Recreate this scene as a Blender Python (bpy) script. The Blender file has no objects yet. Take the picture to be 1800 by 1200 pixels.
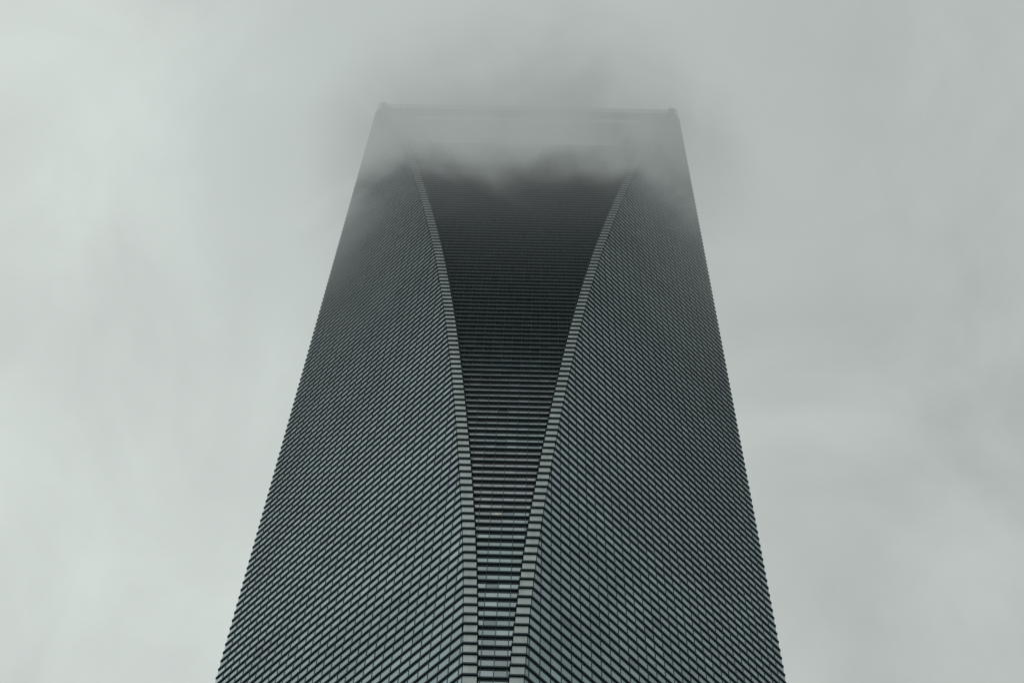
import bpy, math, random, bmesh
from mathutils import Vector, Matrix
random.seed(7)
scene=bpy.context.scene
scene.view_settings.view_transform='Standard'
scene.view_settings.look='None'
scene.view_settings.exposure=0

# ---------------------------------------------------------------- helpers
def new_mat(name):
    m=bpy.data.materials.new(name); m.use_nodes=True
    nt=m.node_tree; nt.nodes.clear()
    return m,nt
def N(nt,t,**k):
    n=nt.nodes.new(t)
    for a,b in k.items(): setattr(n,a,b)
    return n
def math_n(nt,op,a,b=None,c=None,clamp=False):
    n=nt.nodes.new('ShaderNodeMath'); n.operation=op; n.use_clamp=clamp
    for i,v in enumerate((a,b,c)):
        if v is None: continue
        if isinstance(v,(int,float)): n.inputs[i].default_value=v
        else: nt.links.new(v,n.inputs[i])
    return n.outputs[0]
def make_obj(name,verts,faces,mat,parent=None):
    me=bpy.data.meshes.new(name); me.from_pydata(verts,[],faces); me.update()
    me.materials.append(mat)
    o=bpy.data.objects.new(name,me); scene.collection.objects.link(o)
    if parent: o.parent=parent
    return o

# ---------------------------------------------------------------- camera numbers
CAM=Vector((4.0,-157.5,1.6)); h=math.radians(-1.82); el=math.radians(64.8); ro=math.radians(2.92)
F=Vector((math.sin(h)*math.cos(el),math.cos(h)*math.cos(el),math.sin(el)))
R0=Vector((math.cos(h),-math.sin(h),0)); U0=R0.cross(F)
R=R0*math.cos(ro)+U0*math.sin(ro); U=U0*math.cos(ro)-R0*math.sin(ro)
def proj(p):
    d=Vector(p)-CAM; z=d.dot(F)
    return 900+3250*d.dot(R)/z, 600-3250*d.dot(U)/z, z

# ---------------------------------------------------------------- materials
def panel_mat(name,base,rough,metal,var=0.25,spec=0.5,noise_scale=0.3,streak=True):
    m,nt=new_mat(name)
    out=N(nt,'ShaderNodeOutputMaterial'); b=N(nt,'ShaderNodeBsdfPrincipled')
    nt.links.new(b.outputs[0],out.inputs[0])
    geo=N(nt,'ShaderNodeNewGeometry')
    mp=N(nt,'ShaderNodeMapping'); mp.inputs['Scale'].default_value=(1,1,0.25 if streak else 1)
    nt.links.new(geo.outputs['Position'],mp.inputs[0])
    no=N(nt,'ShaderNodeTexNoise'); no.inputs['Scale'].default_value=noise_scale; no.inputs['Detail'].default_value=5
    nt.links.new(mp.outputs[0],no.inputs['Vector'])
    f=math_n(nt,'MULTIPLY_ADD',no.outputs[0],2*var,1-var)
    vm=N(nt,'ShaderNodeVectorMath',operation='SCALE'); vm.inputs[0].default_value=base
    nt.links.new(f,vm.inputs['Scale']); nt.links.new(vm.outputs[0],b.inputs['Base Color'])
    b.inputs['Roughness'].default_value=rough; b.inputs['Metallic'].default_value=metal
    b.inputs['Specular IOR Level'].default_value=spec
    return m
M_ledge=panel_mat('dark_metal_ledge',(0.034,0.063,0.072),0.5,0.0,0.2,0.25)
M_body=panel_mat('dark_spandrel',(0.034,0.060,0.068),0.5,0.0,0.2,0.3)
M_mull=panel_mat('mullion_metal',(0.04,0.058,0.062),0.45,0.0,0.2,0.4)
M_trim=panel_mat('corner_panel_metal',(0.46,0.52,0.515),0.38,0.3,0.4,0.5,0.8)
M_pale=panel_mat('pale_soffit_metal',(0.6,0.63,0.62),0.5,0.0,0.2)
def glass_mat(name,base,tint):
    m,nt=new_mat(name)
    out=N(nt,'ShaderNodeOutputMaterial'); b=N(nt,'ShaderNodeBsdfPrincipled'); nt.links.new(b.outputs[0],out.inputs[0])
    at=N(nt,'ShaderNodeAttribute'); at.attribute_name='tone'
    geo=N(nt,'ShaderNodeNewGeometry')
    no=N(nt,'ShaderNodeTexNoise'); no.inputs['Scale'].default_value=0.07; no.inputs['Detail'].default_value=3
    nt.links.new(geo.outputs['Position'],no.inputs['Vector'])
    mr=N(nt,'ShaderNodeMapRange'); mr.inputs['From Min'].default_value=0.42; mr.inputs['From Max'].default_value=0.62; nt.links.new(no.outputs[0],mr.inputs['Value'])
    mx=N(nt,'ShaderNodeMix',data_type='RGBA'); mx.inputs[6].default_value=(*base,1); mx.inputs[7].default_value=(*tint,1)
    nt.links.new(mr.outputs[0],mx.inputs[0])
    vm=N(nt,'ShaderNodeVectorMath',operation='SCALE'); nt.links.new(mx.outputs[2],vm.inputs[0])
    nt.links.new(at.outputs['Fac'],vm.inputs['Scale']); nt.links.new(vm.outputs[0],b.inputs['Base Color'])
    b.inputs['Metallic'].default_value=0.75; b.inputs['Roughness'].default_value=0.12
    return m
M_glass=glass_mat('reflective_glass',(0.335,0.425,0.46),(0.28,0.36,0.395))
M_glassc=glass_mat('tinted_reflective_glass',(0.38,0.455,0.475),(0.39,0.395,0.43))
M_lit,nt=new_mat('lit_window')
out=N(nt,'ShaderNodeOutputMaterial'); e=N(nt,'ShaderNodeEmission'); e.inputs[0].default_value=(1,0.8,0.4,1); e.inputs[1].default_value=0.6
nt.links.new(e.outputs[0],out.inputs[0])

# ---------------------------------------------------------------- tower profile
HD=41.0; S=2.1; H=486.6; TL=0.25; P=0.215; W=1.65; RC=0.5
PTS=[(0,2.3),(100,2.45),(166,3.35),(206,5.2),(269,10.3),(327,16.5),(399,26.2),(440,32.6),(487,40.7),(500,41)]
def dfun(z):
    z=max(0,min(z,H))
    for i in range(len(PTS)-1):
        if PTS[i][0]<=z<=PTS[i+1][0]:
            x0,y0=PTS[i]; x1,y1=PTS[i+1]
            def sl(j):
                a=max(0,j-1); c=min(len(PTS)-1,j+1)
                return (PTS[c][1]-PTS[a][1])/(PTS[c][0]-PTS[a][0])
            t=(z-x0)/(x1-x0); hh=x1-x0
            return ((2*t**3-3*t*t+1)*y0+(t**3-2*t*t+t)*hh*sl(i)+(-2*t**3+3*t*t)*y1+(t**3-t*t)*hh*sl(i+1))
    return PTS[-1][1]
ZA0,ZA1=426.0,469.5
def xa(z):
    if z<ZA0 or z>ZA1: return None
    return 22.5+(30.5-22.5)*(z-ZA0)/(ZA1-ZA0)
RT=math.sqrt(2)
def section(z,off,zh=None,extra=0.0):
    """list of polygons; each = list of (x,y,tag of the edge that starts here)"""
    d=min(dfun(z),40.75); db=min(d,36.0)
    yf=-(HD-d)-off; yb=(HD-db)+off
    X=HD+off*RT
    xf=X-(HD-d+off); xb=X-(HD-db+off)
    xi=max(d-W-off*0.4,0.25); yr=yf+RC-extra
    a=xa(z if zh is None else zh)
    cc=min(off,HD-d+off-0.02)
    if off>0.1:   # ledges have clipped outer corners
        LC=[(-X+cc,cc,'side'),(-X+cc,-cc,'facet')]; RCn=[(X-cc,-cc,'side'),(X-cc,cc,'bfacet')]
    else:
        LC=[(-X,0,'facet')]; RCn=[(X,0,'bfacet')]
    if a is None:
        return [LC+[(-xf,yf,'strip'),(-xi,yf,'side'),(-xi,yr,'centre'),(xi,yr,'side'),(xi,yf,'strip'),
                 (xf,yf,'facet')]+RCn+[(xb,yb,'back'),(-xb,yb,'bfacet')]]
    a=a-off
    return [LC+[(-xf,yf,'strip'),(-xi,yf,'side'),(-xi,yr,'centre'),(-a,yr,'hole'),(-a,yb,'back'),(-xb,yb,'bfacet')],
            RCn+[(xb,yb,'back'),(a,yb,'hole'),(a,yr,'centre'),(xi,yr,'side'),(xi,yf,'strip'),(xf,yf,'facet')]]
def prism(V,Fc,poly,z0,z1):
    n=len(poly); b0=len(V)
    for p in poly: V.append((p[0],p[1],z0))
    for p in poly: V.append((p[0],p[1],z1))
    Fc.append(tuple(b0+i for i in reversed(range(n)))); Fc.append(tuple(b0+n+i for i in range(n)))
    for i in range(n):
        j=(i+1)%n
        Fc.append((b0+i,b0+j,b0+n+j,b0+n+i))

tower=bpy.data.objects.new('skyscraper',None); scene.collection.objects.link(tower)
tower['label']='dark glass skyscraper with fine floor bands and tapering wedge face'
tower['category']='skyscraper'

nrow=int(H/S)
bodyV,bodyF=[],[]
stuffV,stuffF=[],[]
trimL,trimR=([],[]),([],[])
mullV,mullF=[],[]
panes=[]   # (quad verts, tone, ...)
K0=int(160/S)
for k in range(nrow):
    z0=k*S; z1=z0+S
    if k==nrow-1: z1=H
    secs=section(z0,0.0,z0+S*0.5)
    for poly in section(z0,-0.10,z0+S*0.5): prism(bodyV,bodyF,poly,z0+0.001,z1-0.001)
    zl=max(0,z0-S)
    ex_c=0.10+0.08*min(1,max(0,(z0-170)/130))
    lp=section(zl,P,z0+S*0.5,ex_c)
    if K0<=k<K0+100 and len(lp)==1:
        V,Fc=[],[]
        for poly in lp: prism(V,Fc,poly,z0-0.1,z0-0.1+TL)
        make_obj('ledge',V,Fc,M_ledge,tower)
    elif 0<k<nrow-2:
        for poly in lp: prism(stuffV,stuffF,poly,z0-0.1,z0-0.1+TL)
    za=z0+TL-0.08; zb=z1-0.12
    for poly in secs:
        n=len(poly)
        for i in range(n):
            x0,y0,tag=poly[i]; x1,y1,_=poly[(i+1)%n]
            ex,ey=x1-x0,y1-y0; L=math.hypot(ex,ey)
            if L<0.15: continue
            ex/=L; ey/=L; nx,ny=ey,-ex
            if tag=='side': continue
            if tag=='strip':
                if k>=nrow-3: continue
                T=trimL if x0<0 else trimR
                b0=len(T[0]); g=0.04
                for zz in (za,zb-0.12):
                    for uu in (g,L-g):
                        T[0].append((x0+ex*uu+nx*0.02,y0+ey*uu+ny*0.02,zz))
                T[1].append((b0,b0+1,b0+3,b0+2)); continue
            pw=1.75 if 'facet' in tag else 1.5
            gp=0.035 if 'facet' in tag else 0.05
            if tag=='facet' or tag=='bfacet':
                anchor=0.0 if abs(y0)<1e-6 else L
            else:
                anchor=(0-x0)*ex if abs(ex)>0.5 else 0.0
            i0=math.floor((0-anchor)/pw); i1=math.ceil((L-anchor)/pw)
            for q in range(i0,i1):
                a=max(0.05,anchor+q*pw+gp); c=min(L-0.05,anchor+(q+1)*pw-gp)
                if c-a<0.12: continue
                j=[random.gauss(0,0.003) for _ in range(4)]
                def pt(u,zz,o): return (x0+ex*u+nx*(0.03+o),y0+ey*u+ny*(0.03+o),zz)
                quad=[pt(a,za,j[0]),pt(c,za,j[1]),pt(c,zb,j[2]),pt(a,zb,j[3])]
                t=random.gauss(1.0,0.07 if 'facet' in tag else 0.12)
                r=random.random()
                if r<0.02: t*=0.7
                elif r<0.04: t*=1.18
                panes.append((quad,t,tag,nx,ny))
                if c<L-0.3 and tag in('centre','back'):
                    u=anchor+(q+1)*pw
                    b0=len(mullV)
                    for zz in (za,zb):
                        for uu,oo in ((u-0.05,-0.02),(u+0.05,-0.02),(u+0.05,0.17),(u-0.05,0.17)):
                            mullV.append((x0+ex*uu+nx*oo,y0+ey*uu+ny*oo,zz))
                    for s_ in ((0,1,5,4),(1,2,6,5),(2,3,7,6),(3,0,4,7)): mullF.append(tuple(b0+v for v in s_))
for sx in(-1,1):
    for sy in(-1,1):
        q=1
        while q*1.75<(HD-2.5)*RT-0.3:
            u=q*1.75; lim=u/RT
            z=0.0
            while z<H and (HD-dfun(z))*RT>u+0.2: z+=S
            z=min(z,H-0.2)
            cx,cy=sx*(HD-lim),sy*lim
            tx,ty=-sx/RT,sy/RT; nx,ny=sx/RT,sy/RT
            b0=len(mullV)
            for zz in (0.0,z-0.2):
                for uu,oo in ((-0.035,-0.02),(0.035,-0.02),(0.035,0.09),(-0.035,0.09)):
                    mullV.append((cx+tx*uu+nx*oo,cy+ty*uu+ny*oo,zz))
            for s_ in ((0,1,5,4),(1,2,6,5),(2,3,7,6),(3,0,4,7)): mullF.append(tuple(b0+v for v in s_))
            q+=1
make_obj('tower_body',bodyV,bodyF,M_body,tower)
o=make_obj('ledge',stuffV,stuffF,M_ledge,tower); o['kind']='stuff'
make_obj('corner_trim',trimL[0],trimL[1],M_trim,tower)
make_obj('corner_trim',trimR[0],trimR[1],M_trim,tower)
o=make_obj('mullion',mullV,mullF,M_mull,tower); o['kind']='stuff'

cand=[]
for i,(q,t,tag,nx,ny) in enumerate(panes):
    c=sum((Vector(v) for v in q),Vector())/4
    if ny>=0 or tag not in('facet','centre'): continue
    px,py,pz=proj(c)
    if 0<px<1800 and 640<py<1188:
        w=abs(proj(q[1])[0]-proj(q[0])[0])*abs(proj(q[3])[1]-proj(q[0])[1])
        cand.append((-w,i))
cand.sort(); top=set(i for _,i in cand[:100])
def pane_obj(ps):
    V=[];Fc=[]
    for p in ps:
        b0=len(V); V.extend(p[0]); Fc.append((b0,b0+1,b0+2,b0+3))
    o=make_obj('window',V,Fc,M_glass,tower)
    o.data.materials.append(M_glassc)
    a=o.data.attributes.new('tone','FLOAT','FACE')
    for i,p in enumerate(ps):
        a.data[i].value=p[1]
        if p[2] in('centre','back'): o.data.polygons[i].material_index=1
    return o
o=pane_obj([p for i,p in enumerate(panes) if i not in top]); o['kind']='stuff'
for i in sorted(top):
    pane_obj([panes[i]])
best=None
for i,(q,t,tag,nx,ny) in enumerate(panes):
    if tag!='centre' or ny>=0: continue
    c=sum((Vector(v) for v in q),Vector())/4
    px,py,_=proj(c); dd=(px-867)**2+(py-908)**2
    if best is None or dd<best[0]: best=(dd,c)
c=best[1]
V=[(c.x-0.16,c.y-0.03,c.z-0.1),(c.x+0.16,c.y-0.03,c.z-0.1),(c.x+0.16,c.y-0.03,c.z+0.1),(c.x-0.16,c.y-0.03,c.z+0.1)]
o=make_obj('lamp',V,[(0,1,2,3)],M_lit,tower); o['label']='warm lit ceiling lamp behind a window'

def box(V,Fc,x0,x1,y0,y1,z0,z1):
    prism(V,Fc,[(x0,y0),(x1,y0),(x1,y1),(x0,y1)],z0,z1)
yf=-(HD-dfun(ZA1))+RC
V,Fc=[],[]
box(V,Fc,-29.8,29.8,yf-0.4,yf+0.4,ZA1-1.4,ZA1-0.9)
make_obj('soffit_beam',V,Fc,M_pale,tower)
V,Fc=[],[]
for poly in section(H,0.0): prism(V,Fc,poly,H+0.002,H+0.4)
make_obj('roof_coping',V,Fc,M_ledge,tower)

# ---------------------------------------------------------------- ground
M_ground,nt=new_mat('paving')
out=N(nt,'ShaderNodeOutputMaterial'); b=N(nt,'ShaderNodeBsdfPrincipled'); nt.links.new(b.outputs[0],out.inputs[0])
geo=N(nt,'ShaderNodeNewGeometry')
br=N(nt,'ShaderNodeTexBrick'); br.inputs['Scale'].default_value=0.8
br.inputs['Color1'].default_value=(.17,.17,.165,1); br.inputs['Color2'].default_value=(.2,.2,.19,1); br.inputs['Mortar'].default_value=(.08,.08,.08,1)
nt.links.new(geo.outputs['Position'],br.inputs['Vector']); nt.links.new(br.outputs[0],b.inputs['Base Color'])
b.inputs['Roughness'].default_value=0.55
g=make_obj('ground',[(-4000,-4000,-0.004),(4000,-4000,-0.004),(4000,4000,-0.004),(-4000,4000,-0.004)],[(0,1,2,3)],M_ground)
g['kind']='structure'

# ---------------------------------------------------------------- cloud volume round the top
CC=Vector((0,-8,425)); CR=Vector((100,90,180))
bm=bmesh.new(); bmesh.ops.create_icosphere(bm,subdivisions=4,radius=1.0)
for v in bm.verts: v.co=Vector((v.co.x*CR.x,v.co.y*CR.y,v.co.z*CR.z))
me=bpy.data.meshes.new('cloud'); bm.to_mesh(me); bm.free()
cloud=bpy.data.objects.new('cloud',me); cloud.location=CC; scene.collection.objects.link(cloud)
cloud['kind']='stuff'; cloud['label']='low grey cloud drifting around the tower top'; cloud['category']='cloud'
M_cloud,nt=new_mat('mist'); me.materials.append(M_cloud)
out=N(nt,'ShaderNodeOutputMaterial')
geo=N(nt,'ShaderNodeNewGeometry')
sep=N(nt,'ShaderNodeSeparateXYZ'); nt.links.new(geo.outputs['Position'],sep.inputs[0])
X_,Y_,Z_=sep.outputs
def ell(cx,cy,cz,rx,ry,rz):
    a=math_n(nt,'POWER',math_n(nt,'DIVIDE',math_n(nt,'SUBTRACT',X_,cx),rx),2)
    b_=math_n(nt,'POWER',math_n(nt,'DIVIDE',math_n(nt,'SUBTRACT',Y_,cy),ry),2)
    c_=math_n(nt,'POWER',math_n(nt,'DIVIDE',math_n(nt,'SUBTRACT',Z_,cz),rz),2)
    s=math_n(nt,'ADD',math_n(nt,'ADD',a,b_),c_)
    return math_n(nt,'MAXIMUM',math_n(nt,'SUBTRACT',1.0,s),0.0)
def mrange(v,a,b_,c_,d_):
    r=N(nt,'ShaderNodeMapRange'); r.interpolation_type='SMOOTHSTEP'
    for nme,val in zip(('From Min','From Max','To Min','To Max'),(a,b_,c_,d_)): r.inputs[nme].default_value=val
    nt.links.new(v,r.inputs['Value']); return r.outputs[0]
e0=ell(*CC,*CR)
edge=mrange(e0,0.0,0.75,0.0,1.0)
mp=N(nt,'ShaderNodeMapping'); mp.inputs['Scale'].default_value=(1.0,1.0,0.8); mp.inputs['Location'].default_value=(17,5,31); nt.links.new(geo.outputs['Position'],mp.inputs[0])
no=N(nt,'ShaderNodeTexNoise'); no.inputs['Scale'].default_value=0.042; no.inputs['Detail'].default_value=4; no.inputs['Roughness'].default_value=0.6; no.inputs['Distortion'].default_value=0.9
nt.links.new(mp.outputs[0],no.inputs['Vector'])
wisp=mrange(no.outputs[0],0.41,0.64,0.0,1.0)
prof=math_n(nt,'MULTIPLY',mrange(Z_,330,425,0,1),mrange(Z_,425,455,1,0.42))
base=math_n(nt,'MULTIPLY',prof,math_n(nt,'MULTIPLY_ADD',wisp,1.5,0.25))
hz=math_n(nt,'MULTIPLY',math_n(nt,'MULTIPLY_ADD',Z_,0.01,-2.5,clamp=True),0.12)   # thin haze
puff1=ell(6,-18,411,48,13,38)      # bank hugging the wedge face
puff2=ell(-50,-12,438,30,26,66)    # one flank
puff3=ell(52,-12,400,22,22,60)     # the other flank
extra=math_n(nt,'ADD',math_n(nt,'MULTIPLY',puff2,0.75),math_n(nt,'MULTIPLY',puff3,0.3))
extra=math_n(nt,'MULTIPLY',extra,math_n(nt,'MULTIPLY_ADD',wisp,1.5,0.25))
extra=math_n(nt,'ADD',extra,math_n(nt,'MULTIPLY',puff1,math_n(nt,'MULTIPLY_ADD',wisp,3.6,1.5)))
dens=math_n(nt,'MULTIPLY',math_n(nt,'ADD',math_n(nt,'ADD',base,extra),hz),edge)
dens=math_n(nt,'MULTIPLY',dens,0.0135)
ab=N(nt,'ShaderNodeVolumeAbsorption'); ab.inputs['Color'].default_value=(0,0,0,1); nt.links.new(dens,ab.inputs['Density'])
em=N(nt,'ShaderNodeEmission')  # cloud's own glow stands in for skylight scattered inside it
core=ell(0,-6,420,60,46,85)
lev=math_n(nt,'ADD',math_n(nt,'MULTIPLY_ADD',X_,-0.0007,0.51),math_n(nt,'MULTIPLY',mrange(core,0.0,0.6,0.0,1.0),-0.19))  # painted glow level: falls off along X and dims around the tower
vc=N(nt,'ShaderNodeVectorMath',operation='SCALE'); vc.inputs[0].default_value=(0.94,1.03,1.0); nt.links.new(lev,vc.inputs['Scale'])
nt.links.new(vc.outputs[0],em.inputs[0]); nt.links.new(dens,em.inputs[1])
ad=N(nt,'ShaderNodeAddShader'); nt.links.new(ab.outputs[0],ad.inputs[0]); nt.links.new(em.outputs[0],ad.inputs[1])
nt.links.new(ad.outputs[0],out.inputs['Volume'])
try: M_cloud.cycles.volume_step_rate=0.65
except Exception as ex: print(ex)

# ---------------------------------------------------------------- world: overcast
w=bpy.data.worlds.new('World'); scene.world=w; w.use_nodes=True; nt=w.node_tree; nt.nodes.clear()
out=N(nt,'ShaderNodeOutputWorld')
sky=N(nt,'ShaderNodeTexSky'); sky.sky_type='NISHITA'; sky.sun_disc=False
sky.sun_elevation=math.radians(60); sky.sun_rotation=math.radians(-135)
bg1=N(nt,'ShaderNodeBackground'); bg1.inputs[1].default_value=0.08; nt.links.new(sky.outputs[0],bg1.inputs[0])
tc=N(nt,'ShaderNodeTexCoord'); sp=N(nt,'ShaderNodeSeparateXYZ'); nt.links.new(tc.outputs['Generated'],sp.inputs[0])
grad=math_n(nt,'MULTIPLY_ADD',sp.outputs[0],-0.33,0.575)
grad=math_n(nt,'MAXIMUM',math_n(nt,'MINIMUM',grad,0.65),0.42)
n1=N(nt,'ShaderNodeTexNoise'); n1.inputs['Scale'].default_value=6.5; n1.inputs['Detail'].default_value=6; n1.inputs['Roughness'].default_value=0.54; n1.inputs['Distortion'].default_value=0.6
mp=N(nt,'ShaderNodeMapping'); mp.inputs['Location'].default_value=(3.1,1.7,0.4); nt.links.new(tc.outputs['Generated'],mp.inputs[0]); nt.links.new(mp.outputs[0],n1.inputs['Vector'])
lev=math_n(nt,'ADD',grad,math_n(nt,'MULTIPLY_ADD',n1.outputs[0],0.36,-0.17))
hz=N(nt,'ShaderNodeMapRange'); hz.inputs['From Min'].default_value=-0.05; hz.inputs['From Max'].default_value=0.5; hz.inputs['To Min'].default_value=0.6; hz.inputs['To Max'].default_value=1.0
nt.links.new(sp.outputs[2],hz.inputs['Value'])
lev=math_n(nt,'MULTIPLY',lev,hz.outputs[0])
vc=N(nt,'ShaderNodeVectorMath',operation='SCALE'); vc.inputs[0].default_value=(0.95,1.03,0.985); nt.links.new(lev,vc.inputs['Scale'])
bg2=N(nt,'ShaderNodeBackground'); nt.links.new(vc.outputs[0],bg2.inputs[0])
mx=N(nt,'ShaderNodeMixShader'); mx.inputs[0].default_value=0.96
nt.links.new(bg1.outputs[0],mx.inputs[1]); nt.links.new(bg2.outputs[0],mx.inputs[2]); nt.links.new(mx.outputs[0],out.inputs[0])

sl=bpy.data.lights.new('sun','SUN'); sl.energy=0.5; sl.angle=math.radians(25); sl.color=(1,0.98,0.95)
so=bpy.data.objects.new('sun',sl); scene.collection.objects.link(so)
so.rotation_euler=Vector((0.45,0.45,-1)).to_track_quat('-Z','Y').to_euler()

cd=bpy.data.cameras.new('camera'); cd.lens=65; cd.sensor_width=36; cd.clip_end=12000; cd.clip_start=0.5
co=bpy.data.objects.new('camera',cd); scene.collection.objects.link(co)
M=Matrix((R,U,-F)).transposed().to_4x4(); M.translation=CAM
co.matrix_world=M; scene.camera=co
